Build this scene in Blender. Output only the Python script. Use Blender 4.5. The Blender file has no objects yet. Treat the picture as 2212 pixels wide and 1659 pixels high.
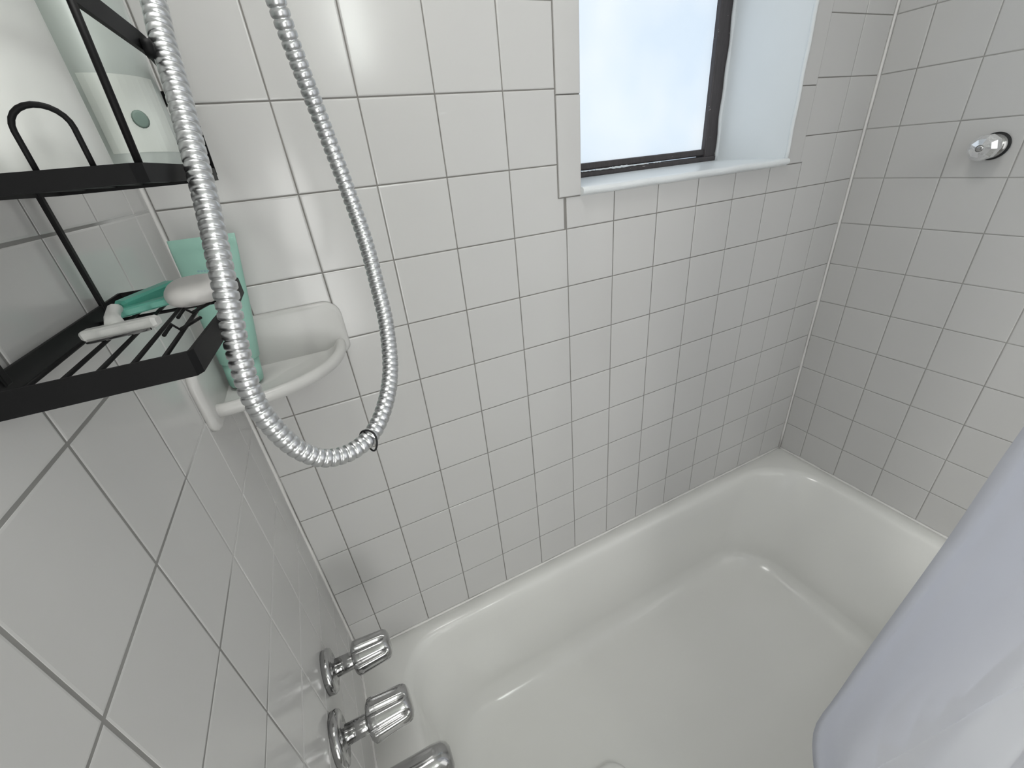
import bpy, bmesh, math, random
from mathutils import Vector, Matrix
random.seed(7)
S = bpy.context.scene
COL = S.collection
PI = math.pi
# ---------------------------------------------------------------- camera (metres; back wall is y=0, z=0 is a tile joint)
cam = bpy.data.cameras.new('camera'); camo = bpy.data.objects.new('camera', cam); COL.objects.link(camo)
cam.sensor_width = 36; cam.lens = 14.644; cam.clip_start = 0.01
R = Matrix(((0.89576605, 0.2806345, -0.34474261), (-0.43522446, 0.39585824, -0.80862595), (-0.09045914, 0.87438009, 0.47673537)))
camo.matrix_world = Matrix.Translation((-0.00763, -0.7091, -0.09073)) @ R.to_4x4()
S.camera = camo
# ---------------------------------------------------------------- world, lights, exposure
S.view_settings.view_transform = 'Standard'; S.view_settings.look = 'None'
S.view_settings.exposure = 0.0; S.view_settings.gamma = 1.0
S.view_settings.use_curve_mapping = False
w = bpy.data.worlds.new('world'); S.world = w; w.use_nodes = True
w.node_tree.nodes['Background'].inputs[0].default_value = (0.72, 0.86, 1.0, 1)
w.node_tree.nodes['Background'].inputs[1].default_value = 1.0
def area(name, loc, target, sx, sy, power, col):
    l = bpy.data.lights.new(name, 'AREA'); l.shape = 'RECTANGLE'; l.size = sx; l.size_y = sy
    l.energy = power; l.color = col
    o = bpy.data.objects.new(name, l); COL.objects.link(o)
    o.location = loc
    o.rotation_euler = (Vector(target) - Vector(loc)).to_track_quat('-Z', 'Y').to_euler()
    return o
area('overhead_fill_light', (0.05, -0.40, 0.90), (0.30, -0.40, -0.6), 0.3, 0.4, 4.8, (1.0, 0.99, 0.965))  # added fill above the tub to balance the walls; no lamp fixture here
area('front_fill_light', (0.0, -1.7, -0.45), (0.8, 0, -0.3), 0.3, 0.9, 6.4, (1.0, 0.995, 0.98))  # invented frontal fill that brightens the back tiles; no actual doorway
area('side_fill_light', (1.3, -1.6, -0.1), (0.6, 0, -0.3), 0.9, 1.4, 4.6, (1.0, 0.995, 0.985))  # extra fill from the right, added to lift that side; no real source

# ---------------------------------------------------------------- materials
def mat(name, col, rough=0.5, metal=0.0, spec=0.5, noise=0.0, nscale=20, bump=0.0, bscale=60, rand=0.0, trans=0.0, ior=1.45, coat=0.0, nstretch=None):
    m = bpy.data.materials.new(name); m.use_nodes = True
    nt = m.node_tree; b = nt.nodes['Principled BSDF']
    b.inputs['Roughness'].default_value = rough; b.inputs['Metallic'].default_value = metal
    b.inputs['Specular IOR Level'].default_value = spec; b.inputs['IOR'].default_value = ior
    b.inputs['Transmission Weight'].default_value = trans
    b.inputs['Coat Weight'].default_value = coat; b.inputs['Coat Roughness'].default_value = 0.08
    tc = nt.nodes.new('ShaderNodeTexCoord')
    n = nt.nodes.new('ShaderNodeTexNoise'); n.inputs['Scale'].default_value = nscale; n.inputs['Detail'].default_value = 5
    mp = nt.nodes.new('ShaderNodeMapping'); nt.links.new(tc.outputs['Object'], mp.inputs[0]); nt.links.new(mp.outputs[0], n.inputs['Vector'])
    if nstretch: mp.inputs['Scale'].default_value = nstretch
    mix = nt.nodes.new('ShaderNodeMix'); mix.data_type = 'RGBA'
    c1 = tuple(c * (1 - noise) for c in col[:3]) + (1,); c2 = tuple(min(1, c * (1 + noise)) for c in col[:3]) + (1,)
    mix.inputs['A'].default_value = c1; mix.inputs['B'].default_value = c2
    nt.links.new(n.outputs['Fac'], mix.inputs['Factor'])
    out = mix.outputs['Result']
    if rand:
        oi = nt.nodes.new('ShaderNodeObjectInfo'); mr = nt.nodes.new('ShaderNodeMapRange')
        mr.inputs['To Min'].default_value = 1 - rand; mr.inputs['To Max'].default_value = 1 + rand
        nt.links.new(oi.outputs['Random'], mr.inputs['Value'])
        mm = nt.nodes.new('ShaderNodeVectorMath'); mm.operation = 'SCALE'
        nt.links.new(out, mm.inputs[0]); nt.links.new(mr.outputs[0], mm.inputs['Scale']); out = mm.outputs[0]
    nt.links.new(out, b.inputs['Base Color'])
    if bump:
        n2 = nt.nodes.new('ShaderNodeTexNoise'); n2.inputs['Scale'].default_value = bscale; n2.inputs['Detail'].default_value = 3
        nt.links.new(tc.outputs['Object'], n2.inputs['Vector'])
        bp = nt.nodes.new('ShaderNodeBump'); bp.inputs['Strength'].default_value = bump; bp.inputs['Distance'].default_value = 0.001
        nt.links.new(n2.outputs['Fac'], bp.inputs['Height']); nt.links.new(bp.outputs[0], b.inputs['Normal'])
    return m
M = {}
M['tile'] = mat('glazed_tile', (0.60, 0.595, 0.585), rough=0.17, spec=0.42, noise=0.012, nscale=8, bump=0.10, bscale=14, rand=0.012)
M['grout'] = mat('grout', (0.24, 0.23, 0.215), rough=0.85, noise=0.35, nscale=9)
M['grout_side'] = mat('grout_light', (0.34, 0.335, 0.32), rough=0.8, noise=0.30, nscale=7)
def grout_left():
    # grout that is dark near the shower end and filled with pale sealant towards the corner
    m = mat('grout_partly_filled', (0.27, 0.265, 0.255), rough=0.7, noise=0.30, nscale=9); nt = m.node_tree
    b = nt.nodes['Principled BSDF']; base = b.inputs['Base Color'].links[0].from_socket
    tc = nt.nodes.new('ShaderNodeTexCoord'); n = nt.nodes.new('ShaderNodeTexNoise'); n.inputs['Scale'].default_value = 6
    sx = nt.nodes.new('ShaderNodeSeparateXYZ'); nt.links.new(tc.outputs['Object'], sx.inputs[0]); nt.links.new(tc.outputs['Object'], n.inputs['Vector'])
    def mth(op, a, b_):
        q = nt.nodes.new('ShaderNodeMath'); q.operation = op
        for k, v in enumerate((a, b_)):
            if isinstance(v, (int, float)): q.inputs[k].default_value = v
            else: nt.links.new(v, q.inputs[k])
        return q.outputs[0]
    # the further down the wall and the nearer the corner, the more sealant
    v = mth('ADD', mth('SUBTRACT', mth('MULTIPLY', sx.outputs['Y'], 1.0), mth('MULTIPLY', sx.outputs['Z'], 0.42)), mth('MULTIPLY', n.outputs['Fac'], 0.10))
    mr = nt.nodes.new('ShaderNodeMapRange'); mr.inputs['From Min'].default_value = -0.105; mr.inputs['From Max'].default_value = -0.045
    nt.links.new(v, mr.inputs['Value'])
    mx = nt.nodes.new('ShaderNodeMix'); mx.data_type = 'RGBA'; mx.inputs['B'].default_value = (0.60, 0.595, 0.585, 1)
    nt.links.new(mr.outputs[0], mx.inputs['Factor']); nt.links.new(base, mx.inputs['A']); nt.links.new(mx.outputs['Result'], b.inputs['Base Color'])
    return m
M['grout_left'] = grout_left()
M['caulk'] = mat('silicone_caulk', (0.75, 0.74, 0.72), rough=0.4, noise=0.05, nscale=30)
M['plaster'] = mat('painted_plaster', (0.72, 0.72, 0.70), rough=0.7, noise=0.02, nscale=6)
M['paint'] = mat('white_gloss_paint', (0.80, 0.83, 0.84), rough=0.30, noise=0.03, nscale=9, bump=0.25, bscale=35)
M['enamel'] = mat('bathtub_enamel', (0.78, 0.78, 0.755), rough=0.13, noise=0.01, nscale=4)
M['ceramic'] = mat('glazed_ceramic', (0.60, 0.595, 0.58), rough=0.30, noise=0.02, nscale=12)
M['chrome'] = mat('chrome', (0.46, 0.46, 0.46), rough=0.14, metal=1.0, noise=0.12, nscale=40)
M['hose'] = mat('steel_hose', (0.66, 0.67, 0.68), rough=0.30, metal=1.0, noise=0.10, nscale=60)
M['black'] = mat('black_coated_metal', (0.006, 0.006, 0.0065), rough=0.55, spec=0.22, noise=0.3, nscale=60)
M['black_glossy'] = mat('black_elastic', (0.010, 0.010, 0.011), rough=0.6, noise=0.2, nscale=200)
M['teal'] = mat('mint_plastic', (0.30, 0.52, 0.44), rough=0.42, noise=0.04, nscale=18)
M['teal_dark'] = mat('green_plastic', (0.10, 0.40, 0.31), rough=0.35, noise=0.10, nscale=40)
M['teal_lid'] = mat('dark_teal_plastic', (0.06, 0.20, 0.17), rough=0.35, noise=0.05, nscale=40)
M['ink'] = mat('faded_blue_print', (0.22, 0.38, 0.40), rough=0.5)
M['white_plastic'] = mat('white_plastic', (0.76, 0.76, 0.74), rough=0.35, noise=0.02, nscale=30)
M['soap'] = mat('soap', (0.74, 0.72, 0.70), rough=0.45, noise=0.02, nscale=40, bump=0.2, bscale=60)
M['bottle_white'] = mat('pearl_bottle_plastic', (0.78, 0.79, 0.76), rough=0.34, noise=0.02, nscale=12)
M['bottle_clear'] = mat('cloudy_green_plastic', (0.72, 0.78, 0.74), rough=0.25, noise=0.10, nscale=30, trans=0.25)
M['label'] = mat('printed_label', (0.76, 0.80, 0.75), rough=0.5, noise=0.08, nscale=30)
M['liquid_dark'] = mat('dark_print', (0.22, 0.30, 0.26), rough=0.5)
M['acrylic'] = mat('mirrored_acrylic', (0.88, 0.89, 0.93), rough=0.07, metal=0.75, ior=1.49, noise=0.25, nscale=70, bump=0.8, bscale=70)
M['floor'] = mat('floor_vinyl', (0.45, 0.44, 0.42), rough=0.4, noise=0.06, nscale=12)

def frame_mat():
    m = mat('dark_window_frame', (0.060, 0.052, 0.054), rough=0.38, noise=0.35, nscale=30, nstretch=(6, 6, 1), bump=0.5, bscale=90)
    nt = m.node_tree; b = nt.nodes['Principled BSDF']; base = b.inputs['Base Color'].links[0].from_socket
    tc = nt.nodes.new('ShaderNodeTexCoord'); mp = nt.nodes.new('ShaderNodeMapping'); mp.inputs['Scale'].default_value = (14, 60, 60)
    n = nt.nodes.new('ShaderNodeTexNoise'); n.inputs['Scale'].default_value = 3.0; n.inputs['Detail'].default_value = 6
    nt.links.new(tc.outputs['Object'], mp.inputs[0]); nt.links.new(mp.outputs[0], n.inputs['Vector'])
    r = nt.nodes.new('ShaderNodeValToRGB'); r.color_ramp.elements[0].position = 0.70; r.color_ramp.elements[1].position = 0.73
    nt.links.new(n.outputs['Fac'], r.inputs[0])
    mx = nt.nodes.new('ShaderNodeMix'); mx.data_type = 'RGBA'; mx.inputs['B'].default_value = (0.55, 0.54, 0.53, 1)
    nt.links.new(r.outputs[0], mx.inputs['Factor']); nt.links.new(base, mx.inputs['A']); nt.links.new(mx.outputs['Result'], b.inputs['Base Color'])
    return m
M['frame'] = frame_mat()
def pane_mat():
    # frosted pane lit by daylight behind it
    m = bpy.data.materials.new('frosted_glass'); m.use_nodes = True; nt = m.node_tree
    b = nt.nodes['Principled BSDF']; b.inputs['Base Color'].default_value = (0.25, 0.27, 0.29, 1); b.inputs['Roughness'].default_value = 0.35
    tc = nt.nodes.new('ShaderNodeTexCoord'); n = nt.nodes.new('ShaderNodeTexNoise'); n.inputs['Scale'].default_value = 5
    nt.links.new(tc.outputs['Object'], n.inputs['Vector'])
    r = nt.nodes.new('ShaderNodeValToRGB'); r.color_ramp.elements[0].color = (0.70, 0.83, 0.97, 1); r.color_ramp.elements[1].color = (0.86, 0.94, 1.0, 1)
    r.color_ramp.elements[0].position = 0.3; r.color_ramp.elements[1].position = 0.65
    nt.links.new(n.outputs['Fac'], r.inputs[0]); nt.links.new(r.outputs[0], b.inputs['Emission Color']); b.inputs['Emission Strength'].default_value = 0.80
    return m
M['pane'] = pane_mat()
def curtain_mat():
    m = bpy.data.materials.new('curtain_fabric'); m.use_nodes = True; nt = m.node_tree
    out = nt.nodes['Material Output']; b = nt.nodes['Principled BSDF']
    b.inputs['Roughness'].default_value = 0.75; b.inputs['Base Color'].default_value = (0.74, 0.75, 0.80, 1)
    tr = nt.nodes.new('ShaderNodeBsdfTranslucent'); tr.inputs[0].default_value = (0.86, 0.87, 0.93, 1)
    tp = nt.nodes.new('ShaderNodeBsdfTransparent'); tp.inputs[0].default_value = (0.95, 0.97, 1, 1)
    mx = nt.nodes.new('ShaderNodeMixShader'); mx.inputs[0].default_value = 0.65
    mx2 = nt.nodes.new('ShaderNodeMixShader'); mx2.inputs[0].default_value = 0.30
    nt.links.new(b.outputs[0], mx.inputs[1]); nt.links.new(tr.outputs[0], mx.inputs[2])
    nt.links.new(mx.outputs[0], mx2.inputs[1]); nt.links.new(tp.outputs[0], mx2.inputs[2]); nt.links.new(mx2.outputs[0], out.inputs[0])
    tc = nt.nodes.new('ShaderNodeTexCoord'); n = nt.nodes.new('ShaderNodeTexNoise'); n.inputs['Scale'].default_value = 90
    nt.links.new(tc.outputs['Object'], n.inputs['Vector']); bp = nt.nodes.new('ShaderNodeBump'); bp.inputs['Strength'].default_value = 0.15
    bp.inputs['Distance'].default_value = 0.001
    nt.links.new(n.outputs['Fac'], bp.inputs['Height']); nt.links.new(bp.outputs[0], b.inputs['Normal'])
    return m
M['curtain'] = curtain_mat()

# ---------------------------------------------------------------- helpers
def obj(name, bm, m, parent=None, smooth=False, loc=None):
    me = bpy.data.meshes.new(name)
    bmesh.ops.recalc_face_normals(bm, faces=bm.faces)
    bm.to_mesh(me); bm.free()
    if m: me.materials.append(m)
    if smooth:
        for p in me.polygons: p.use_smooth = True
    o = bpy.data.objects.new(name, me); COL.objects.link(o)
    if loc: o.location = loc
    if parent: o.parent = parent
    return o
def empty(name, loc=(0, 0, 0)):
    o = bpy.data.objects.new(name, None); COL.objects.link(o); o.location = loc; o.empty_display_size = 0.02
    return o
def tag(o, label=None, cat=None, group=None, kind=None):
    if label: o['label'] = label
    if cat: o['category'] = cat
    if group: o['group'] = group
    if kind: o['kind'] = kind
    return o
def box(bm, x0, x1, y0, y1, z0, z1, bev=0.0, seg=2):
    vs = [bm.verts.new((x, y, z)) for x in (x0, x1) for y in (y0, y1) for z in (z0, z1)]
    idx = [(0, 1, 3, 2), (4, 6, 7, 5), (0, 4, 5, 1), (2, 3, 7, 6), (0, 2, 6, 4), (1, 5, 7, 3)]
    fs = [bm.faces.new([vs[i] for i in f]) for f in idx]
    if bev:
        es = list({e for f in fs for e in f.edges})
        bmesh.ops.bevel(bm, geom=es, offset=bev, segments=seg, affect='EDGES', profile=0.5)
def loft(bm, rings, closed=True, cap0=True, cap1=True):
    vr = [[bm.verts.new(p) for p in r] for r in rings]
    n = len(vr[0])
    for a, b in zip(vr, vr[1:]):
        for i in range(n if closed else n - 1):
            j = (i + 1) % n
            bm.faces.new((a[i], a[j], b[j], b[i]))
    if cap0: bm.faces.new(vr[0][::-1])
    if cap1: bm.faces.new(vr[-1])
    return vr
def tube(bm, pts, r, n=8, caps=True, rfun=None):
    pts = [Vector(p) for p in pts]; rings = []; up = None
    for i, p in enumerate(pts):
        t = (pts[min(i + 1, len(pts) - 1)] - pts[max(i - 1, 0)]).normalized()
        if up is None:
            up = Vector((0, 0, 1)) if abs(t.z) < 0.9 else Vector((1, 0, 0))
        up = (up - t * up.dot(t)).normalized(); s = t.cross(up)
        rr = rfun(i) if rfun else r
        rings.append([p + (up * math.cos(2 * PI * k / n) + s * math.sin(2 * PI * k / n)) * rr for k in range(n)])
    loft(bm, rings, cap0=caps, cap1=caps)
def catmull(P, step):
    P = [Vector(p) for p in P]; P = [2 * P[0] - P[1]] + P + [2 * P[-1] - P[-2]]
    out = []
    for i in range(1, len(P) - 2):
        a, b, c, d = P[i - 1:i + 3]; n = max(4, int((c - b).length / 0.0005))
        for k in range(n):
            t = k / n
            out.append(0.5 * ((2 * b) + (c - a) * t + (2 * a - 5 * b + 4 * c - d) * t * t + (3 * b - a - 3 * c + d) * t ** 3))
    out.append(P[-2])
    res = [out[0]]; acc = 0; prev = out[0]
    for q in out[1:]:
        seg = (q - prev).length
        while acc + seg >= step and seg > 0:
            f = (step - acc) / seg; prev = prev.lerp(q, f); res.append(prev.copy()); seg = (q - prev).length; acc = 0
        acc += seg; prev = q
    return res
def lathe(bm, prof, axis, origin, n=32, flute=0.0, nf=0, frange=None, cap=True):
    """prof: (distance along axis, radius)"""
    a = Vector(axis).normalized(); u = a.orthogonal().normalized(); v = a.cross(u); o = Vector(origin)
    rings = []
    for d, r in prof:
        ring = []
        for k in range(n):
            th = 2 * PI * k / n; rr = r
            if flute and frange[0] <= d <= frange[1]:
                rr = r * (1 - flute * max(0.0, math.cos(nf * th)) ** 2.2)
            ring.append(o + a * d + (u * math.cos(th) + v * math.sin(th)) * rr)
        rings.append(ring)
    loft(bm, rings, cap0=cap, cap1=cap)
def strip(bm, path, height, thick, closed=False, bev=0.0):
    """flat vertical strip following a horizontal path of (x,y,z) (z = centre)"""
    P = [Vector(p) for p in path]; n = len(P); rings = []
    for i in range(n):
        if closed: t = (P[(i + 1) % n] - P[i - 1])
        else: t = P[min(i + 1, n - 1)] - P[max(i - 1, 0)]
        t.z = 0; t.normalize(); s = Vector((-t.y, t.x, 0))
        h = height / 2; w_ = thick / 2
        rings.append([P[i] + s * w_ + Vector((0, 0, h)), P[i] + s * w_ - Vector((0, 0, h)), P[i] - s * w_ - Vector((0, 0, h)), P[i] - s * w_ + Vector((0, 0, h))])
    if closed: rings.append([v.copy() for v in rings[0]])
    loft(bm, rings, cap0=not closed, cap1=not closed)
    if closed: bmesh.ops.remove_doubles(bm, verts=bm.verts, dist=1e-6)

P_ = 0.110           # tile pitch
XL, XR = -0.1735, 1.3155
J = 0.0018           # joint width
TT = 0.006           # tile thickness
RIM = -1.098
CEIL = 0.93; FLR = -1.50; FRONT = -2.0; XRR = 2.0
TOPT = 4 * P_

# ---------------------------------------------------------------- setting: walls
def struct(name, bm, m, parent=None, **k):
    o = obj(name, bm, m, parent, **k)
    if parent is None: o['kind'] = 'structure'
    return o
# grout surface sits 1.2 mm behind the tile faces (tile faces at y=0 / x=XL / x=XR)
WX0, WX1, WZ0, WZ1, WD = 0.4715, 1.034, -0.166, 0.44, 0.20
GB = 0.0014
bm = bmesh.new()
box(bm, XL - 0.12, WX0, GB, 0.22, FLR, CEIL); box(bm, WX1, XR + 0.12, GB, 0.22, FLR, CEIL)
box(bm, WX0, WX1, GB, 0.22, FLR, WZ0); box(bm, WX0, WX1, GB, 0.22, WZ1, CEIL)
wall_back = struct('wall_back', bm, M['grout'])
bm = bmesh.new(); box(bm, XL - 0.12, XL - 0.0006, FRONT, GB, FLR, CEIL); wall_left = struct('wall_left', bm, M['grout_left'])
bm = bmesh.new(); box(bm, XR + 0.0009, XR + 0.12, -0.80, GB, FLR, CEIL); wall_right = struct('wall_right', bm, M['grout_side'])
bm = bmesh.new(); box(bm, XL - 0.12, XRR + 0.12, FRONT - 0.1, FRONT, FLR, CEIL); struct('wall_front', bm, M['plaster'])
bm = bmesh.new(); box(bm, XRR, XRR + 0.1, FRONT, -0.80, FLR, CEIL); box(bm, XR + 0.12, XRR + 0.1, -0.80, -0.70, FLR, CEIL); struct('wall_side', bm, M['plaster'])
bm = bmesh.new(); box(bm, XL - 0.12, XRR + 0.1, FRONT - 0.1, 0.22, CEIL, CEIL + 0.08); struct('ceiling', bm, M['plaster'])
bm = bmesh.new(); box(bm, XL - 0.12, XRR + 0.1, FRONT - 0.1, 0.22, FLR - 0.08, FLR); struct('floor', bm, M['floor'])
# painted plaster above the tiles
bm = bmesh.new(); box(bm, XL, XR, -0.0005, GB, TOPT + 0.002, CEIL - 0.001); obj('plaster_band', bm, M['plaster'], wall_back)
bm = bmesh.new(); box(bm, XL - GB, XL + 0.0005, FRONT + 0.001, -0.001, TOPT + 0.002, CEIL - 0.001); obj('plaster_band', bm, M['plaster'], wall_left)
bm = bmesh.new(); box(bm, XL - GB, XL + 0.0005, FRONT + 0.001, -0.80, FLR + 0.001, TOPT + 0.002); obj('plaster_band', bm, M['plaster'], wall_left)
bm = bmesh.new(); box(bm, XR - 0.0005, XR + GB, -0.80, -0.001, TOPT + 0.002, CEIL - 0.001); obj('plaster_band', bm, M['plaster'], wall_right)

# ---- tiles. local frame: (a, b) in the tile plane, n towards the room; pivot at tile centre
def tile_mesh(poly, proud=0.0):
    """poly CCW in (a,b) about its centre; face at n=proud with a small eased edge"""
    bm = bmesh.new(); e = 0.0016
    def inset(pl, d):
        out = []; n = len(pl)
        for i in range(n):
            p0, p1, p2 = Vector(pl[i - 1]), Vector(pl[i]), Vector(pl[(i + 1) % n])
            d1 = (p1 - p0).normalized(); d2 = (p2 - p1).normalized()
            n1 = Vector((-d1.y, d1.x)); n2 = Vector((-d2.y, d2.x))
            k = (n1 + n2); k = k / max(0.2, k.dot(n1)); out.append(p1 + k * d)
        return out
    base = [bm.verts.new((p[0], p[1], -GB - 0.001)) for p in poly]
    edge = [bm.verts.new((p[0], p[1], proud - 0.0008)) for p in poly]
    in1 = [bm.verts.new((p.x, p.y, proud - 0.0002)) for p in inset(poly, e * 0.45)]
    top = [bm.verts.new((p.x, p.y, proud)) for p in inset(poly, e * 1.3)]
    n = len(poly)
    for A, B in ((base, edge), (edge, in1), (in1, top)):
        for i in range(n):
            j = (i + 1) % n; bm.faces.new((A[i], A[j], B[j], B[i]))
    bm.faces.new(top)
    me = bpy.data.meshes.new('tile'); bm.to_mesh(me); bm.free(); me.materials.append(M['tile'])
    return me
_cache = {}
BASIS = {'back': Matrix(((1, 0, 0), (0, 0, -1), (0, 1, 0))),      # a=+x, b=+z, n=-y
         'left': Matrix(((0, 0, 1), (1, 0, 0), (0, 1, 0))),       # a=+y, b=+z, n=+x
         'right': Matrix(((0, 0, -1), (-1, 0, 0), (0, 1, 0)))}    # a=-y, b=+z, n=-x
def put_tile(side, poly, parent, proud=0.0, tilt=0.0022):
    xs = [p[0] for p in poly]; zs = [p[1] for p in poly]
    ca, cb = (min(xs) + max(xs)) / 2, (min(zs) + max(zs)) / 2
    loc = [(x - ca, z - cb) for x, z in poly]
    key = (tuple((round(x, 5), round(z, 5)) for x, z in loc), proud)
    if key not in _cache: _cache[key] = tile_mesh(loc, proud)
    o = bpy.data.objects.new('tile', _cache[key]); COL.objects.link(o)
    B = BASIS[side]
    if side == 'back': pos = Vector((ca, 0, cb))
    elif side == 'left': pos = Vector((XL, ca, cb))
    else: pos = Vector((XR, -ca, cb))
    tl = Matrix.Rotation(random.uniform(-tilt, tilt), 3, 'X') @ Matrix.Rotation(random.uniform(-tilt, tilt), 3, 'Y')
    n = B @ Vector((0, 0, 1))
    pos += n * random.uniform(-0.00025, 0.0)
    o.parent = parent
    o.matrix_world = Matrix.Translation(pos) @ (B @ tl).to_4x4()
    return o
def rect(a0, a1, b0, b1):
    h = J / 2
    return [(a0 + h, b0 + h), (a1 - h, b0 + h), (a1 - h, b1 - h), (a0 + h, b1 - h)]
rows = [(max(RIM + 0.004, -(k + 1) * P_), -k * P_) for k in range(-4, 10)]
# back wall
c_first = 0
xb = [XL + 0.004] + [k * P_ for k in range(-1, 12)] + [XR - 0.004]
TLX = 0.4240; TRX = 1.0915; WB = -0.1645
for (z0, z1) in rows:
    for x0, x1 in zip(xb, xb[1:]):
        if x1 - x0 < 0.01: continue
        if z0 >= WB - 0.001:                                   # rows wholly beside the window
            if x1 <= 0.34: put_tile('back', rect(x0, x1, z0, z1), wall_back)
            elif abs(x0 - 0.33) < 0.01: put_tile('back', rect(0.33, TLX, z0, z1), wall_back)
            elif abs(x0 - 1.10) < 0.01: put_tile('back', rect(TRX, x1, z0, z1), wall_back)
            elif x0 > 1.15: put_tile('back', rect(x0, x1, z0, z1), wall_back)
        elif z1 > WB + 0.01:                                   # the row the sill cuts
            h = J / 2
            if x1 <= 0.34: put_tile('back', rect(x0, x1, z0, z1), wall_back)
            elif abs(x0 - 0.33) < 0.01:
                put_tile('back', [(0.33 + h, z0 + h), (0.436 - h, z0 + h), (0.436 - h, WB - h), (TLX - h, WB - h), (TLX - h, z1 - h), (0.33 + h, z1 - h)], wall_back)
            elif x0 < 1.05: put_tile('back', rect(max(x0, 0.436), x1, z0, WB), wall_back)
            elif abs(x0 - 1.10) < 0.01:
                put_tile('back', [(1.10 + h, z0 + h), (x1 - h, z0 + h), (x1 - h, z1 - h), (TRX + h, z1 - h), (TRX + h, WB + h), (1.10 + h, WB + h)], wall_back)
            else: put_tile('back', rect(x0, x1, z0, z1), wall_back)
        else: put_tile('back', rect(x0, x1, z0, z1), wall_back)
# trim tiles round the window
for z0, z1 in ((WB, -0.0085), (-0.0085, 0.1475), (0.1475, 0.3035), (0.3035, WZ1)):
    put_tile('back', rect(TLX, WX0 + 0.001, z0, z1), wall_back, proud=0.0025, tilt=0.003)
for z0, z1 in ((WB, -0.0133), (-0.0133, 0.1427), (0.1427, 0.2987), (0.2987, WZ1)):
    put_tile('back', rect(WX1 + 0.001, TRX, z0, z1), wall_back, proud=0.0015, tilt=0.003)
# left wall (a = y)
yl = [-0.79, -0.708, -0.598, -0.488, -0.398 + 0.0, -0.2887 + 0.0, -0.1787, -0.0687, -0.004]
yl = [-0.79] + [-0.2887 + 0.027 - P_ * k for k in range(4, -1, -1)] + [-0.1517, -0.0417, -0.004]
YL0 = -0.2887
yl = [-0.79] + [YL0 - P_ * k for k in range(4, -2, -1)] + [YL0 + 2 * P_, -0.004]
for (z0, z1) in rows:
    for y0, y1 in zip(yl, yl[1:]):
        if y1 - y0 > 0.01: put_tile('left', rect(y0, y1, z0, z1), wall_left)
# right wall (a = -y)
yr = [0.004] + [0.0737 + P_ * k for k in range(0, 7)] + [0.80]
for (z0, z1) in rows:
    for y0, y1 in zip(yr, yr[1:]):
        if y1 - y0 > 0.01: put_tile('right', rect(y0, y1, z0, z1), wall_right)
# corner caulk beads
def bead(x, y, sx, z0, z1, parent, r=0.0045):
    bm = bmesh.new(); rings = []; n = 30
    for i in range(n + 1):
        z = z0 + (z1 - z0) * i / n; rr = r * (1 + 0.12 * math.sin(i * 1.7) + 0.08 * math.sin(i * 4.1))
        rings.append([Vector((x - sx * 0.002, y + 0.002, z)), Vector((x + sx * rr, y + 0.001, z)), Vector((x + sx * rr * 0.45, y - rr * 0.45, z)), Vector((x - sx * 0.001, y - rr, z))])
    loft(bm, rings); obj('corner_caulk', bm, M['caulk'], parent, smooth=True)
bead(XL, 0, 1, RIM, CEIL - 0.01, wall_back); bead(XR, 0, -1, RIM, CEIL - 0.01, wall_back)

# ---------------------------------------------------------------- window
win = empty('window_1', (0.75, 0.18, WZ0)); win['kind'] = 'structure'
def wpart(name, bm, m, parent=None, smooth=False):
    o = obj(name, bm, m, None, smooth); o.parent = parent or win
    par = parent or win
    o.matrix_parent_inverse = Matrix.Translation(-Vector((0.75, 0.18, WZ0))) if par is win else Matrix()
    return o
# painted reveal boards
SZ = -0.1475
bm = bmesh.new(); box(bm, WX1 - 0.001, WX1 + 0.010, -0.0005, 0.235, WZ0, WZ1, 0.001); wpart('reveal_board', bm, M['paint'])
bm = bmesh.new(); box(bm, WX0 - 0.010, WX0 + 0.001, 0.0015, 0.235, WZ0, WZ1, 0.001); wpart('reveal_board', bm, M['paint'])
bm = bmesh.new(); box(bm, WX0 - 0.010, WX1 + 0.010, 0.0015, 0.235, WZ1 - 0.012, WZ1 + 0.0); wpart('reveal_board', bm, M['paint'])
# paint bead along the right-hand edge
bm = bmesh.new()
tube(bm, [(WX1 + 0.001 + 0.0010 * math.sin(i * 1.3), -0.002, WZ0 + 0.01 + i * 0.02) for i in range(30)], 0.0042, 8); wpart('edge_bead', bm, M['paint'], smooth=True)
# sill with a rounded nose
bm = bmesh.new(); prof = []
for k in range(9):
    a = PI / 2 + PI * k / 8; prof.append((-0.006 + 0.0065 * math.cos(a), -0.1575 + 0.0065 * math.sin(a)))
prof = [(0.235, -0.147), (0.0, -0.1505)] + prof + [(0.0, -0.166), (0.235, -0.166)]
rings = []
for i in range(25):
    x = WX0 - 0.001 + (WX1 + 0.004 - WX0) * i / 24
    rings.append([Vector((x, y + (0.0009 * math.sin(i * 1.9) if y < 0 else 0), z + (0.0006 * math.sin(i * 1.1 + 1) if y < 0 else 0))) for y, z in prof])
loft(bm, rings); wpart('sill', bm, M['paint'], smooth=False)
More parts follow.
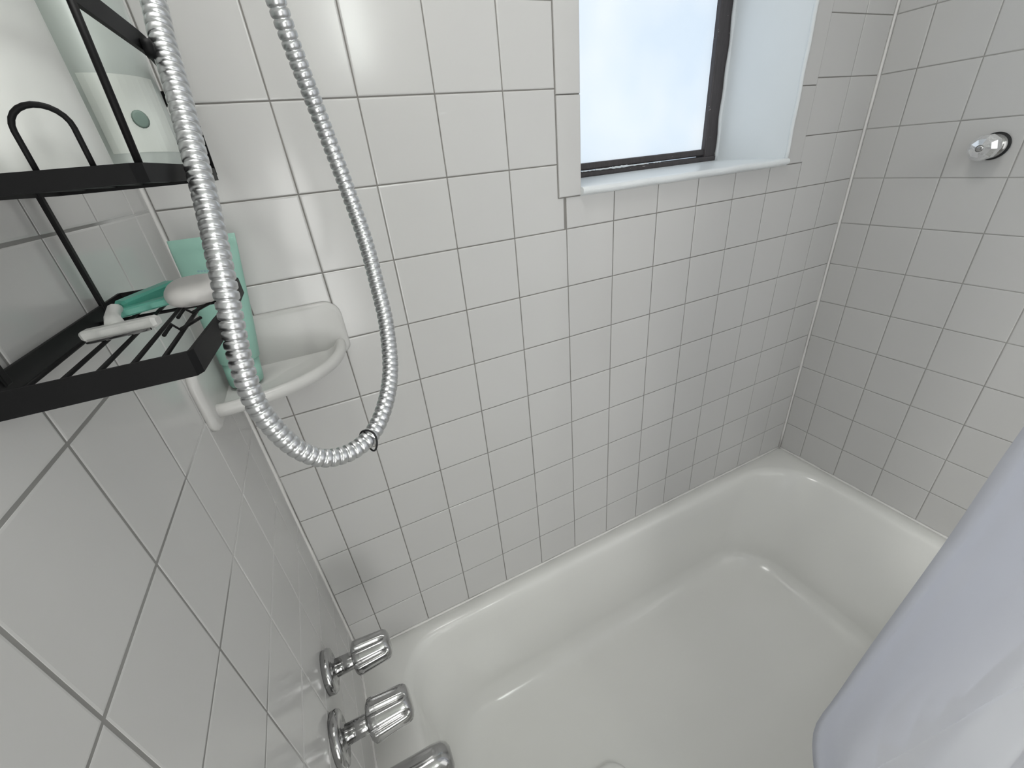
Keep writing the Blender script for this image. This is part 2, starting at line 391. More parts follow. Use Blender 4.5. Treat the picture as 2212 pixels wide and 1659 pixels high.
# dark metal frame: four bars, each with an inner step
FB = 0.195; zi = SZ
def bar(x0, x1, z0, z1, y0=FB, y1=0.225, bev=0.003):
    bm = bmesh.new(); box(bm, x0, x1, y0, y1, z0, z1, bev); return bm
wpart('frame_bar', bar(WX1 - 0.041, WX1 - 0.001, zi + 0.004, WZ1 - 0.013), M['frame'])
wpart('frame_bar', bar(WX0 + 0.001, WX0 + 0.037, zi + 0.004, WZ1 - 0.013), M['frame'])
wpart('frame_bar', bar(WX0 + 0.001, WX1 - 0.001, zi + 0.0135, zi + 0.029, FB + 0.003), M['frame'])
wpart('frame_bar', bar(WX0 + 0.001, WX1 - 0.001, WZ1 - 0.045, WZ1 - 0.013), M['frame'])
wpart('frame_bar', bar(WX0 + 0.001, WX1 - 0.003, zi - 0.001, zi + 0.0115, FB - 0.004), M['frame'])
# flaking white paint line in the groove between the two bottom bars, and blobs of paint at the edge
bm = bmesh.new()
for a, b, t in ((0.605, 0.640, 0.0010), (0.642, 0.700, 0.0016), (0.690, 0.735, 0.0024), (0.733, 0.800, 0.0013), (0.815, 0.84, 0.0008)):
    tube(bm, [(a + (b - a) * i / 8, FB - 0.0045, zi + 0.0125 + 0.0006 * math.sin(i * 2.3 + a * 40)) for i in range(9)], t, 5)
wpart('paint_flake', bm, M['paint'])
bm = bmesh.new()
tube(bm, [(WX1 - 0.001 + 0.0028 * math.sin(i * 0.9) * math.sin(i * 0.37), FB - 0.003, zi + i * 0.02) for i in range(29)], 0.005, 8); wpart('paint_seam', bm, M['paint'], smooth=True)
bm = bmesh.new(); box(bm, WX0 + 0.03, WX1 - 0.035, 0.208, 0.214, zi + 0.02, WZ1 - 0.03); wpart('pane', bm, M['pane'])

# ---------------------------------------------------------------- bathtub
tub = empty('bathtub', (0.57, -0.38, FLR))
def rrect(x0, x1, y0, y1, r4, z, n=14, slope=None):
    """r4: radii at (x1,y1),(x0,y1),(x0,y0),(x1,y0); y1 is the back"""
    pts = []
    cs = [(x1, y1, 0, r4[0]), (x0, y1, 1, r4[1]), (x0, y0, 2, r4[2]), (x1, y0, 3, r4[3])]
    for (cx, cy, q, r) in cs:
        sx = 1 if cx == x1 else -1; sy = 1 if cy == y1 else -1
        ox, oy = cx - sx * r, cy - sy * r
        for k in range(n + 1):
            a = PI / 2 * (q + k / n); pts.append(Vector((ox + r * math.cos(a), oy + r * math.sin(a), z)))
    # subdivide straights so every ring carries the same count
    out = []
    for q in range(4):
        seg = pts[q * (n + 1):(q + 1) * (n + 1)]; nxt = pts[((q + 1) * (n + 1)) % len(pts)]
        out += seg
        m = 10
        for k in range(1, m): out.append(seg[-1].lerp(nxt, k / m))
    return out
YF = -0.765
def lerp(a, b, t): return a + (b - a) * t
bm = bmesh.new(); rings = []
e = 0.0015
rings.append(rrect(XL + e, XR - e, YF + 0.015, -e, (0.004,) * 4, FLR))
rings.append(rrect(XL + e, XR - e, YF + 0.015, -e, (0.004,) * 4, RIM - 0.06))
rings.append(rrect(XL + e, XR - e, YF, -e, (0.004, 0.004, 0.02, 0.02), RIM - 0.035))
rings.append(rrect(XL + e, XR - e, YF, -e, (0.004, 0.004, 0.02, 0.02), RIM - 0.012))
rings.append(rrect(XL + e, XR - e, YF + 0.004, -e, (0.004, 0.004, 0.02, 0.02), RIM - 0.002))
rings.append(rrect(XL + 0.003, XR - 0.004, YF + 0.012, -0.004, (0.01, 0.01, 0.02, 0.02), RIM + 0.0005))
X0, X1, Y0, Y1 = -0.085, 1.272, -0.700, -0.036
rT = (0.17, 0.10, 0.10, 0.17)
rings.append(rrect(X0 - 0.010, X1 + 0.012, Y0 - 0.010, Y1 + 0.010, tuple(r + 0.012 for r in rT), RIM))
rings.append(rrect(X0 - 0.003, X1 + 0.004, Y0 - 0.003, Y1 + 0.003, tuple(r + 0.004 for r in rT), RIM - 0.0015))
rings.append(rrect(X0 + 0.004, X1 - 0.004, Y0 + 0.004, Y1 - 0.004, rT, RIM - 0.007))
rings.append(rrect(X0 + 0.009, X1 - 0.012, Y0 + 0.009, Y1 - 0.009, rT, RIM - 0.018))
FX0, FX1, FY0, FY1, FZ = 0.02, 1.03, -0.565, -0.135, -1.435
AX0, AX1, AY0, AY1 = X0 + 0.011, X1 - 0.016, Y0 + 0.011, Y1 - 0.011
for t in (0.12, 0.3, 0.5, 0.68, 0.80):
    z = lerp(RIM - 0.018, FZ, t)
    s = t * 0.62
    rings.append(rrect(lerp(AX0, FX0 - 0.04, s * 1.0), lerp(AX1, FX1 + 0.06, s * 1.55), lerp(AY0, FY0 - 0.05, s * 1.1), lerp(AY1, FY1 + 0.05, s * 1.1), tuple(lerp(a, 0.15, t) for a in rT), z))
last = (lerp(AX0, FX0 - 0.04, 0.8 * .62), lerp(AX1, FX1 + 0.06, 0.8 * .62 * 1.55), lerp(AY0, FY0 - 0.05, .8 * .62 * 1.1), lerp(AY1, FY1 + 0.05, .8 * .62 * 1.1))
z8 = lerp(RIM - 0.018, FZ, 0.8)
for k in range(1, 9):
    a = PI / 2 * k / 8; s = 1 - math.cos(a); c = math.sin(a)
    z = lerp(z8, FZ, c)
    rings.append(rrect(lerp(last[0], FX0, s), lerp(last[1], FX1, s), lerp(last[2], FY0, s), lerp(last[3], FY1, s), (lerp(0.15, 0.13, s),) * 4, z))
rings.append(rrect(FX0 + 0.1, FX1 - 0.1, FY0 + 0.1, FY1 - 0.1, (0.06,) * 4, FZ - 0.002))
rings.append(rrect(FX0 + 0.19, FX1 - 0.3, FY0 + 0.19, FY1 - 0.19, (0.01,) * 4, FZ - 0.004))
loft(bm, rings, cap0=True, cap1=True)
tb = obj('tub_shell', bm, M['enamel'], None, smooth=True); tb.parent = tub; tb.matrix_parent_inverse = Matrix.Translation(-Vector(tub.location))
tag(tub, 'long white enamel bathtub below the grey tiled walls', 'bathtub')
# caulk where the tub meets the tiles
bm = bmesh.new(); r = 0.004
def fillet(p, q, nrm):
    rings = []; p = Vector(p); q = Vector(q); nrm = Vector(nrm)
    for i in range(41):
        c = p.lerp(q, i / 40); rr = r * (1 + 0.15 * math.sin(i * 2.1) + 0.1 * math.sin(i * 5.3))
        rings.append([c - nrm * 0.002 + Vector((0, 0, -0.001)), c + nrm * rr + Vector((0, 0, -0.001)), c + nrm * rr * 0.5 + Vector((0, 0, rr * 0.6)), c - nrm * 0.001 + Vector((0, 0, rr * 1.3))])
    loft(bm, rings)
fillet((XL, 0, RIM), (XR, 0, RIM), (0, -1, 0)); fillet((XL, 0, RIM), (XL, YF, RIM), (1, 0, 0)); fillet((XR, 0, RIM), (XR, YF, RIM), (-1, 0, 0))
rim_caulk = obj('rim_caulk', bm, M['caulk'], None, smooth=True); rim_caulk.parent = tub; rim_caulk.matrix_parent_inverse = Matrix.Translation(-Vector(tub.location))
def place(o, par):
    o.parent = par; o.matrix_parent_inverse = Matrix.Translation(-Vector(par.location)); return o
def part(name, bm, m, par, smooth=False):
    return place(obj(name, bm, m, None, smooth), par)
def sub(name, bm, m, par, smooth=False):     # child of a part built in world coordinates
    o = obj(name, bm, m, None, smooth); o.parent = par; o.matrix_parent_inverse = Matrix.Translation(-Vector(par.parent.location)) if False else Matrix()
    return o
# drain stopper on the tub floor
st = empty('drain_stopper', (0.285, -0.395, FZ))
bm = bmesh.new(); lathe(bm, [(0, 0.046), (0.004, 0.050), (0.010, 0.049), (0.014, 0.043), (0.013, 0.036), (0.011, 0.0)][:5], (0, 0, 1), (0.285, -0.395, FZ - 0.0025), 40)
part('disc', bm, M['white_plastic'], st, True)
bm = bmesh.new(); lathe(bm, [(0, 0.012), (0.012, 0.010), (0.018, 0.012), (0.02, 0.008)], (0, 0, 1), (0.285, -0.395, FZ + 0.008), 20); part('pull_knob', bm, M['chrome'], st, True)
tag(st, 'pale round drain stopper on the tub floor at the bottom edge of the picture', 'stopper')

# ---------------------------------------------------------------- taps on the left wall
def tap(y, z, label, s=1.0, x_knob=(-0.131, -0.071)):
    t = empty('tap_handle', (XL, y, z))
    bm = bmesh.new(); lathe(bm, [(0, 0.033 * s), (0.008, 0.034 * s), (0.0115, 0.032 * s), (0.0130, 0.027 * s), (0.0130, 0.0175), (0.016, 0.0165)], (1, 0, 0), (XL, y, z), 48)
    part('escutcheon', bm, M['chrome'], t, True)
    bm = bmesh.new(); lathe(bm, [(0, 0.0140), (0.030, 0.0132), (x_knob[0] - XL - 0.008, 0.0126)], (1, 0, 0), (XL + 0.012, y, z), 24)
    part('stem', bm, M['chrome'], t, True)
    L = x_knob[1] - x_knob[0]; R0 = 0.0265 * s
    prof = [(0, 0.011), (0.0008, R0 * 0.80), (0.004, R0 * 0.97), (0.008, R0)]
    prof += [(0.008 + (L - 0.018) * k / 6, R0 * (1 - 0.02 * k)) for k in range(1, 7)]
    prof += [(L - 0.006, R0 * 0.84), (L - 0.0025, R0 * 0.76), (L, R0 * 0.55), (L + 0.0005, R0 * 0.1)]
    bm = bmesh.new(); lathe(bm, prof, (1, 0, 0), (x_knob[0], y, z), 112, flute=0.20, nf=7, frange=(0.003, L - 0.008))
    kb = part('knob', bm, M['chrome'], t, True)
    tag(t, label, 'tap'); t['group'] = 'chrome tap handles on the left wall'
    return t
tap(-0.226, -0.783, 'chrome fluted tap handle nearer the back tiled wall, upper of the two')
tap(-0.3155, -0.806, 'chrome fluted tap handle directly above the tub spout, lower of the two', 1.12, (-0.126, -0.062))
sp = empty('tub_spout', (XL, -0.325, -1.0))
def spout_ring(x, yc, zc, ry, rz, n=28):
    return [Vector((x, yc + ry * math.cos(2 * PI * k / n), zc + rz * math.sin(2 * PI * k / n))) for k in range(n)]
bm = bmesh.new()
rr = [(XL, 0.026, 0.026, 0), (XL + 0.005, 0.029, 0.029, 0), (XL + 0.014, 0.029, 0.029, 0), (XL + 0.03, 0.027, 0.027, 0), (XL + 0.07, 0.0265, 0.027, -0.001), (XL + 0.11, 0.027, 0.029, -0.004), (XL + 0.128, 0.026, 0.029, -0.007), (XL + 0.137, 0.022, 0.025, -0.010), (XL + 0.141, 0.014, 0.018, -0.012)]
loft(bm, [spout_ring(x, -0.325, -1.0 + dz, a, b) for x, a, b, dz in rr]); part('spout_body', bm, M['chrome'], sp, True)
bm = bmesh.new(); lathe(bm, [(0, 0.018), (0.016, 0.017), (0.018, 0.014)], (0, 0, -1), (XL + 0.116, -0.325, -1.022), 24); part('outlet', bm, M['chrome'], sp, True)
tag(sp, 'smooth chrome tub spout below the tap handles', 'spout')

# ---------------------------------------------------------------- knob on the right wall
kn = empty('coat_hook', (XR, -0.2535, -0.161))
bm = bmesh.new(); lathe(bm, [(0, 0.0245), (0.003, 0.0255), (0.005, 0.0245)], (-1, 0, 0), (XR, -0.2535, -0.161), 40); part('backplate', bm, M['black_glossy'], kn, True)
bm = bmesh.new(); lathe(bm, [(0.004, 0.021), (0.010, 0.0225), (0.012, 0.017), (0.02, 0.0135), (0.024, 0.0135)], (-1, 0, 0), (XR, -0.2535, -0.161), 40); part('collar', bm, M['chrome'], kn, True)
bm = bmesh.new(); prof = [(0.020, 0.012), (0.026, 0.0205), (0.036, 0.0245), (0.050, 0.0235), (0.058, 0.017), (0.060, 0.007)]
lathe(bm, prof, (-1, 0, 0), (XR, -0.2535, -0.161), 9); part('faceted_head', bm, M['acrylic'], kn)
bm = bmesh.new(); lathe(bm, [(0.02, 0.004), (0.056, 0.004), (0.0605, 0.0065), (0.0615, 0.003)], (-1, 0, 0), (XR, -0.2535, -0.161), 16); part('screw', bm, M['chrome'], kn, True)
tag(kn, 'clear faceted hook knob with a dark ring on the right tiled wall', 'hook')

# ---------------------------------------------------------------- corner soap shelf (ceramic)
sh = empty('corner_shelf', (XL, 0, -0.33))
CX, CY = XL, 0.0
def arc_pts(r, z, n=26, a0=0.0, a1=1.0):
    out = []
    for k in range(n + 1):
        a = -PI / 2 * (a0 + (a1 - a0) * k / n)
        q = 0.82      # a little squarer than a circle
        c, s_ = math.cos(a), math.sin(a)
        out.append(Vector((CX + r[0] * (abs(c) ** q), CY - r[1] * (abs(s_) ** q), z)))
    return out
def shelf_ring(rx, ry, z, i=0.0):
    return [Vector((CX + i, CY - i, z))] + arc_pts((rx, ry), z)
bm = bmesh.new()
RX, RY = 0.176, 0.158
rings = [shelf_ring(0.13, 0.12, -0.349), shelf_ring(0.15, 0.135, -0.348), shelf_ring(RX - 0.012, RY - 0.012, -0.343), shelf_ring(RX - 0.003, RY - 0.003, -0.3385), shelf_ring(RX, RY, -0.333),
         shelf_ring(RX - 0.001, RY - 0.001, -0.327), shelf_ring(RX - 0.005, RY - 0.005, -0.3235), shelf_ring(RX - 0.010, RY - 0.010, -0.3235), shelf_ring(RX - 0.014, RY - 0.014, -0.327), shelf_ring(RX - 0.019, RY - 0.019, -0.334, 0.004), shelf_ring(RX - 0.03, RY - 0.03, -0.338, 0.01)]
loft(bm, rings, cap0=True, cap1=True); part('tray', bm, M['ceramic'], sh, True)
# upstand plates against both walls
def plate(side, L, ztop, par):
    bm = bmesh.new(); n = 14; out = []
    # outline in (s, z): s distance from corner
    o = [(0.0, -0.352), (0.0, ztop)]
    rc = 0.026
    for k in range(n + 1):
        a = PI / 2 - PI / 2 * k / n; o.append((L - rc + rc * math.cos(a), ztop - rc + rc * math.sin(a)))
    for k in range(n + 1):
        a = -PI / 2 * k / n; o.append((L - 0.02 + 0.02 * math.cos(a), -0.335 + 0.017 * math.sin(a)))
    rings = []
    cxs, czs = L / 2, (ztop - 0.35) / 2
    for (th, ins) in ((0.0, 0.0), (0.005, 0.0), (0.0085, 0.0025), (0.0095, 0.006)):
        r_ = []
        for s, z in o:
            s2 = s + (cxs - s) * ins / (L / 2); z2 = z + (czs - z) * ins / 0.045
            r_.append(Vector((XL + s2, -th, z2)) if side == 'back' else Vector((XL + th, -s2, z2)))
        rings.append(r_)
    loft(bm, rings); part('wall_flange', bm, M['ceramic'], par, True)
plate('back', 0.183, -0.262, sh)
plate('left', 0.176, -0.268, sh)
tag(sh, 'white ceramic corner shelf with a raised lip where left and back walls meet', 'shelf')

# ---------------------------------------------------------------- mint tube standing on the corner shelf
tubeo = empty('squeeze_tube', (-0.136, -0.072, -0.334))
bm = bmesh.new(); rings = []; N = 36
def ell(cx, cy, z, a, b, dirx=(1, 0)):
    d = Vector((dirx[0], dirx[1], 0)).normalized(); e2 = Vector((-d.y, d.x, 0))
    return [Vector((cx, cy, z)) + d * (a * math.cos(2 * PI * k / N)) + e2 * (b * math.sin(2 * PI * k / N)) for k in range(N)]
zb = -0.334; ax = (1, -0.12)
for t, a, b in ((0.0, 0.0205, 0.0185), (0.01, 0.0215, 0.0195), (0.18, 0.0225, 0.0205), (0.185, 0.0245, 0.0215), (0.4, 0.0285, 0.0200), (0.6, 0.0315, 0.0165), (0.8, 0.0340, 0.0100), (0.90, 0.0355, 0.0045), (0.93, 0.0358, 0.0016), (1.0, 0.0362, 0.0014)):
    cx = -0.138 + 0.018 * t; rings.append(ell(cx, -0.072 - 0.001 * t, zb + 0.0 + 0.193 * t, a, b, ax))
loft(bm, rings[2:]); part('tube_body', bm, M['teal'], tubeo, True)
bm = bmesh.new(); loft(bm, [ell(-0.138, -0.072, zb + 0.0005, 0.0205, 0.0185, ax), ell(-0.138, -0.072, zb + 0.004, 0.0218, 0.0198, ax), ell(-0.135, -0.072, zb + 0.034, 0.0226, 0.0206, ax)]); part('cap', bm, M['teal'], tubeo, True)
bm = bmesh.new(); rr_ = random.Random(3)
for i in range(8):      # faded small line of print
    x = -0.135 + i * 0.0032; box(bm, x, x + 0.0022, -0.0905, -0.0895, -0.1775 - 0.0004 * i, -0.1755 - 0.0004 * i)
part('print_line', bm, M['ink'], tubeo)
tag(tubeo, 'mint green squeeze tube standing on its cap on the corner shelf', 'tube')

# ---------------------------------------------------------------- black wire caddy on the left wall
cd = empty('shower_caddy', (XL, -0.35, -0.165))
def octo(x0, x1, y0, y1, z, ch=0.026, cx=0.48):
    # chamfered outer corners (rounded)
    pts = [(x0, y1), (x0, y0)]
    pts += [(x1 - ch * cx, y0), (x1 - ch * cx * 0.75, y0 + ch * 0.12), (x1 - ch * 0.03, y0 + ch * 2.3), (x1, y0 + ch * 2.6), (x1, y1 - ch), (x1 - ch * 0.3, y1 - ch * 0.2), (x1 - ch, y1)]
    return [(x, y, z) for x, y in pts]
LX0, LX1, LY0, LY1, LZ = XL + 0.007, -0.073, -0.456, -0.238, -0.170
bm = bmesh.new(); strip(bm, octo(LX0, LX1, LY0, LY1, LZ, 0.026, 0.24), 0.0135, 0.0022, closed=True); part('lower_rail', bm, M['black'], cd)
def rod(name, pts, r=0.0013, m='black', n=8):
    bm = bmesh.new(); tube(bm, pts, r, n); return part(name, bm, M[m], cd, True)
for x in (-0.1565, -0.1415, -0.1265, -0.1115, -0.0970):
    rod('floor_wire', [(x, LY0 + 0.002, LZ - 0.001), (x, LY1 - 0.002, LZ - 0.001)])
rod('cross_wire', [(LX0, -0.300, LZ - 0.003), (LX1, -0.300, LZ - 0.003)])
# zigzag wires by the outer side
for (yo) in (-0.372, -0.330):
    rod('zigzag_wire', [(-0.1060, yo - 0.014, LZ), (-0.1040, yo + 0.002, LZ + 0.002), (-0.0960, yo - 0.016, LZ + 0.002), (-0.0880, yo + 0.006, LZ + 0.002)], 0.0012)
# back frame
for y in (-0.279, -0.424):
    bm = bmesh.new(); box(bm, XL + 0.006, XL + 0.009, y - 0.003, y + 0.003, LZ, 0.10, 0.0008); part('back_post', bm, M['black'], cd)
# upper basket
UX0, UX1, UY0, UY1, UZ = XL + 0.007, -0.0585, -0.437, -0.244, -0.0815
bm = bmesh.new(); strip(bm, octo(UX0, UX1, UY0, UY1, UZ, 0.026), 0.0085, 0.0022, closed=True); part('basket_base_rail', bm, M['black'], cd)
for x in (-0.150, -0.131, -0.113, -0.095, -0.079):
    rod('floor_wire', [(x, UY0 + 0.002, UZ - 0.001), (x, UY1 - 0.002, UZ - 0.001)])
TZ = -0.019
top_path = [(x + (0.0035 if (y > -0.27 and x > -0.07) else 0), y, TZ + (-0.345 - y) * 0.09) for x, y, z in octo(UX0, UX1 + 0.001, UY0 + 0.005, UY1, TZ, 0.030)]
bm = bmesh.new(); strip(bm, top_path, 0.0100, 0.0022, closed=True); part('basket_top_rail', bm, M['black'], cd)
rod('basket_post', [(-0.0690, -0.4300, UZ), (-0.0670, -0.4270, TZ + 0.007)], 0.0017)
rod('basket_post', [(-0.0610, -0.2480, UZ), (-0.0590, -0.2480, TZ)], 0.0015)
def arch(p0, p1, h, r=0.0012, name='arch_wire'):
    p0, p1 = Vector(p0), Vector(p1); mid = (p0 + p1) / 2; d = (p1 - p0) / 2; L = d.length
    pts = [p0]; zt = h - L * 0.9
    pts.append(p0 + Vector((0, 0, zt * 0.5)))
    for k in range(13):
        a = PI - PI * k / 12; pts.append(mid + d * math.cos(a) + Vector((0, 0, zt + L * 0.9 * math.sin(a))))
    pts.append(p1 + Vector((0, 0, zt * 0.5))); pts.append(p1); rod(name, pts, r)
arch((-0.1045, -0.4355, UZ + 0.004), (-0.0845, -0.4355, UZ + 0.004), 0.0240)
arch((-0.1560, -0.4355, UZ + 0.004), (-0.1250, -0.4355, UZ + 0.004), 0.0240)
arch((UX1 - 0.002, -0.360, UZ + 0.004), (UX1 - 0.002, -0.338, UZ + 0.004), 0.016)
arch((UX1 - 0.002, -0.320, UZ + 0.004), (UX1 - 0.002, -0.298, UZ + 0.004), 0.016)
bm = bmesh.new(); lathe(bm, [(0, 0.0045), (0.005, 0.0045), (0.006, 0.003)], (1, 0, 0), (LX1, -0.386, LZ), 16); part('rivet', bm, M['black'], cd, True)
bm = bmesh.new(); lathe(bm, [(0, 0.0045), (0.004, 0.0045), (0.005, 0.003)], (1, 0, 0), (UX1 + 0.001, -0.366, TZ - 0.002), 16); part('rivet', bm, M['black'], cd, True)
tag(cd, 'black metal two-tier shower caddy hanging on the left wall', 'caddy')

# things in the caddy
rz = empty('safety_razor', (-0.130, -0.36, -0.160))
bm = bmesh.new(); zt = LZ + 0.0068
def prism_between(bm, p, q, w0, h0, bev=0.0012, up=(0, 0, 1)):
    p, q = Vector(p), Vector(q); t = (q - p).normalized(); s = t.cross(Vector(up)).normalized(); u = s.cross(t)
    rings = []
    for f, k in ((0, 0.7), (0.05, 1.0), (0.95, 1.0), (1, 0.7)):
        c = p.lerp(q, f); rings.append([c + s * (a * w0 / 2 * k) + u * (b * h0 / 2 * k) for a, b in ((1, .6), (.7, 1), (-.7, 1), (-1, .6), (-1, -.6), (-.7, -1), (.7, -1), (1, -.6))])
    loft(bm, rings)
prism_between(bm, (-0.1530, -0.362, zt - 0.003), (-0.1090, -0.372, zt), 0.009, 0.007); part('razor_head', bm, M['white_plastic'], rz)
bm = bmesh.new(); prism_between(bm, (-0.1500, -0.3700, zt - 0.006), (-0.1130, -0.3780, zt - 0.003), 0.002, 0.002); part('blade', bm, M['chrome'], rz)
bm = bmesh.new(); tube(bm, [(-0.1340, -0.364, zt), (-0.1385, -0.350, zt + 0.003), (-0.1425, -0.330, zt + 0.004), (-0.1450, -0.318, zt + 0.002)], 0.0040, 10, rfun=lambda i: (0.0055, 0.0042, 0.0040, 0.0036)[i]); part('neck', bm, M['white_plastic'], rz, True)
bm = bmesh.new(); prism_between(bm, (-0.1475, -0.305, zt), (-0.1180, -0.268, zt + 0.004), 0.012, 0.009); part('grip', bm, M['teal_dark'], rz)
bm = bmesh.new(); prism_between(bm, (-0.1500, -0.312, zt - 0.003), (-0.1080, -0.302, zt), 0.011, 0.006); part('ribbed_grip', bm, M['teal_dark'], rz)
tag(rz, 'white razor with a green grip lying in the lower caddy tray', 'razor')
sb = empty('soap_bar', (-0.095, -0.30, -0.16))
bm = bmesh.new(); rings = []
for k in range(1, 12):
    a = -PI / 2 + PI * k / 12; z = LZ + 0.0095 + 0.0085 * math.sin(a); r_ = math.cos(a) ** 0.45; ring = []
    for j in range(36):
        th = 2 * PI * j / 36; c, s_ = math.cos(th), math.sin(th); q = 0.75
        x = math.copysign(abs(c) ** q, c) * 0.020 * r_; y = math.copysign(abs(s_) ** q, s_) * 0.036 * r_
        ring.append(Vector((-0.0985 + x * 0.98 - y * 0.10, -0.300 + y * 0.98 + x * 0.1, z)))
    rings.append(ring)
loft(bm, rings); part('soap_body', bm, M['soap'], sb, True)
tag(sb, 'off-white soap bar at the far end of the lower caddy tray', 'soap')

def bottle(name, cx, cy, z0, rx, ry, h, body, label, cat, capm, neck=0.012, caph=0.02, shoulder=0.02):
    t = empty(name, (cx, cy, z0)); bm = bmesh.new()
    rings = [ell(cx, cy, z0, rx * 0.9, ry * 0.9), ell(cx, cy, z0 + 0.002, rx * 0.98, ry * 0.98), ell(cx, cy, z0 + 0.006, rx, ry), ell(cx, cy, z0 + h * 0.5, rx, ry), ell(cx, cy, z0 + h - shoulder, rx * 0.99, ry * 0.99)]
    for k in range(1, 6):
        a = PI / 2 * k / 5; rings.append(ell(cx, cy, z0 + h - shoulder + shoulder * math.sin(a), lerp(rx, neck, 1 - math.cos(a)), lerp(ry, neck, 1 - math.cos(a))))
    loft(bm, rings); part('bottle_body', bm, body, t, True)
    bm = bmesh.new(); lathe(bm, [(0, neck), (0.002, neck * 1.15), (caph - 0.002, neck * 1.1), (caph, neck * 0.9)], (0, 0, 1), (cx, cy, z0 + h), 28); part('cap', bm, capm, t, True)
    tag(t, label, cat); return t
BZ = UZ + 0.0005
b1 = bottle('shampoo_bottle', -0.128, -0.380, BZ, 0.036, 0.034, 0.165, M['bottle_white'], 'large pale pearly bottle nearest the camera in the caddy basket', 'bottle', M['white_plastic'])
b2 = bottle('conditioner_bottle', -0.096, -0.303, BZ, 0.028, 0.034, 0.118, M['bottle_clear'], 'cloudy greenish bottle behind the hose in the caddy basket', 'bottle', M['teal_lid'], neck=0.012)
bm = bmesh.new()
lab = []
for zz in (BZ + 0.014, BZ + 0.055):
    lab.append([Vector((-0.096 + 0.0283 * math.cos(a), -0.303 + 0.0343 * math.sin(a), zz)) for a in [(-1.7 + 0.13 * k) for k in range(12)]])
loft(bm, lab, closed=False, cap0=False, cap1=False); part('front_label', bm, M['label'], b2)
bm = bmesh.new(); a = -0.95
lathe(bm, [(0, 0.005), (0.0006, 0.0035)], (math.cos(a), math.sin(a) * 0.8, 0), (-0.096 + 0.0283 * math.cos(a), -0.303 + 0.0343 * math.sin(a), BZ + 0.032), 16); part('label_mark', bm, M['liquid_dark'], b2, True)

# ---------------------------------------------------------------- shower hose
HP = [(-0.096, -0.15, 0.56), (-0.0582, -0.2263, 0.3656), (-0.0458, -0.2869, 0.1709), (-0.0458, -0.3283, 0.0539), (-0.0471, -0.346, 0.0048), (-0.0485, -0.3566, -0.0139), (-0.0491, -0.373, -0.0421), (-0.0509, -0.3913, -0.0748), (-0.0523, -0.4061, -0.1006), (-0.0552, -0.4229, -0.1309), (-0.0584, -0.4309, -0.154), (-0.062, -0.4359, -0.1785), (-0.0638, -0.4386, -0.2054), (-0.0602, -0.439, -0.2273), (-0.0525, -0.4378, -0.2487), (-0.0395, -0.4353, -0.2641), (-0.0215, -0.4279, -0.2706), (-0.0036, -0.4156, -0.2683), (0.012, -0.3985, -0.2566), (0.0251, -0.3739, -0.2395), (0.0339, -0.3468, -0.2102), (0.0368, -0.3277, -0.1801), (0.0381, -0.3099, -0.1441), (0.0357, -0.2991, -0.1065), (0.0298, -0.2968, -0.0582), (0.0228, -0.3067, -0.0145), (0.0188, -0.3139, 0.0152), (0.01, -0.3274, 0.0989), (0.0088, -0.31, 0.2726), (0.0, -0.25, 0.44), (-0.02, -0.21, 0.52)]
ho = empty('shower_hose', tuple(HP[16]))
step = 0.00070
pts = catmull(HP, step)
prof_h = [0.77, 0.94, 0.99, 1.0, 1.0, 1.0, 0.985, 0.92]
bm = bmesh.new(); RH = 0.0066
tube(bm, pts, RH, 20, rfun=lambda i: RH * prof_h[i % 8]); part('hose_body', bm, M['hose'], ho, True)
hbe = part('end_nut', (lambda b: (lathe(b, [(0, 0.009), (0.002, 0.0105), (0.018, 0.0105), (0.02, 0.008)], (-0.25, 0.45, 1), (-0.094, -0.153, 0.553), 12), b)[1])(bmesh.new()), M['chrome'], ho)
part('end_nut', (lambda b: (lathe(b, [(0, 0.009), (0.002, 0.0105), (0.018, 0.0105), (0.02, 0.008)], (-0.35, 0.6, 1), (-0.018, -0.213, 0.515), 12), b)[1])(bmesh.new()), M['chrome'], ho)
tag(ho, 'ribbed steel shower hose hanging in a loop in front of the tiles', 'hose')
# shower arm and handset above the picture, carrying the hose
sa = empty('handheld_shower', (XL, -0.12, 0.60))
bm = bmesh.new(); tube(bm, [(XL, -0.12, 0.62), (XL + 0.04, -0.12, 0.625), (XL + 0.075, -0.135, 0.60), (XL + 0.08, -0.145, 0.578)], 0.0105, 16); part('arm', bm, M['chrome'], sa, True)
bm = bmesh.new(); lathe(bm, [(0, 0.028), (0.004, 0.028), (0.008, 0.014)], (1, 0, 0), (XL, -0.12, 0.62), 32); part('escutcheon', bm, M['chrome'], sa, True)
bm = bmesh.new(); tube(bm, [(XL + 0.075, -0.140, 0.600), (-0.05, -0.17, 0.62), (-0.025, -0.195, 0.60)], 0.011, 14); part('bracket', bm, M['chrome'], sa, True)
bm = bmesh.new(); tube(bm, [(-0.024, -0.203, 0.532), (-0.03, -0.19, 0.58), (-0.035, -0.18, 0.66), (-0.02, -0.20, 0.72)], 0.012, 16); part('handset', bm, M['chrome'], sa, True)
bm = bmesh.new(); lathe(bm, [(0, 0.015), (0.012, 0.035), (0.024, 0.040), (0.028, 0.037)], (0.5, -0.4, -0.75), (-0.03, -0.19, 0.735), 36); part('spray_face', bm, M['chrome'], sa, True)
tag(sa, 'chrome shower arm and handset above the frame that holds the hose', 'shower')
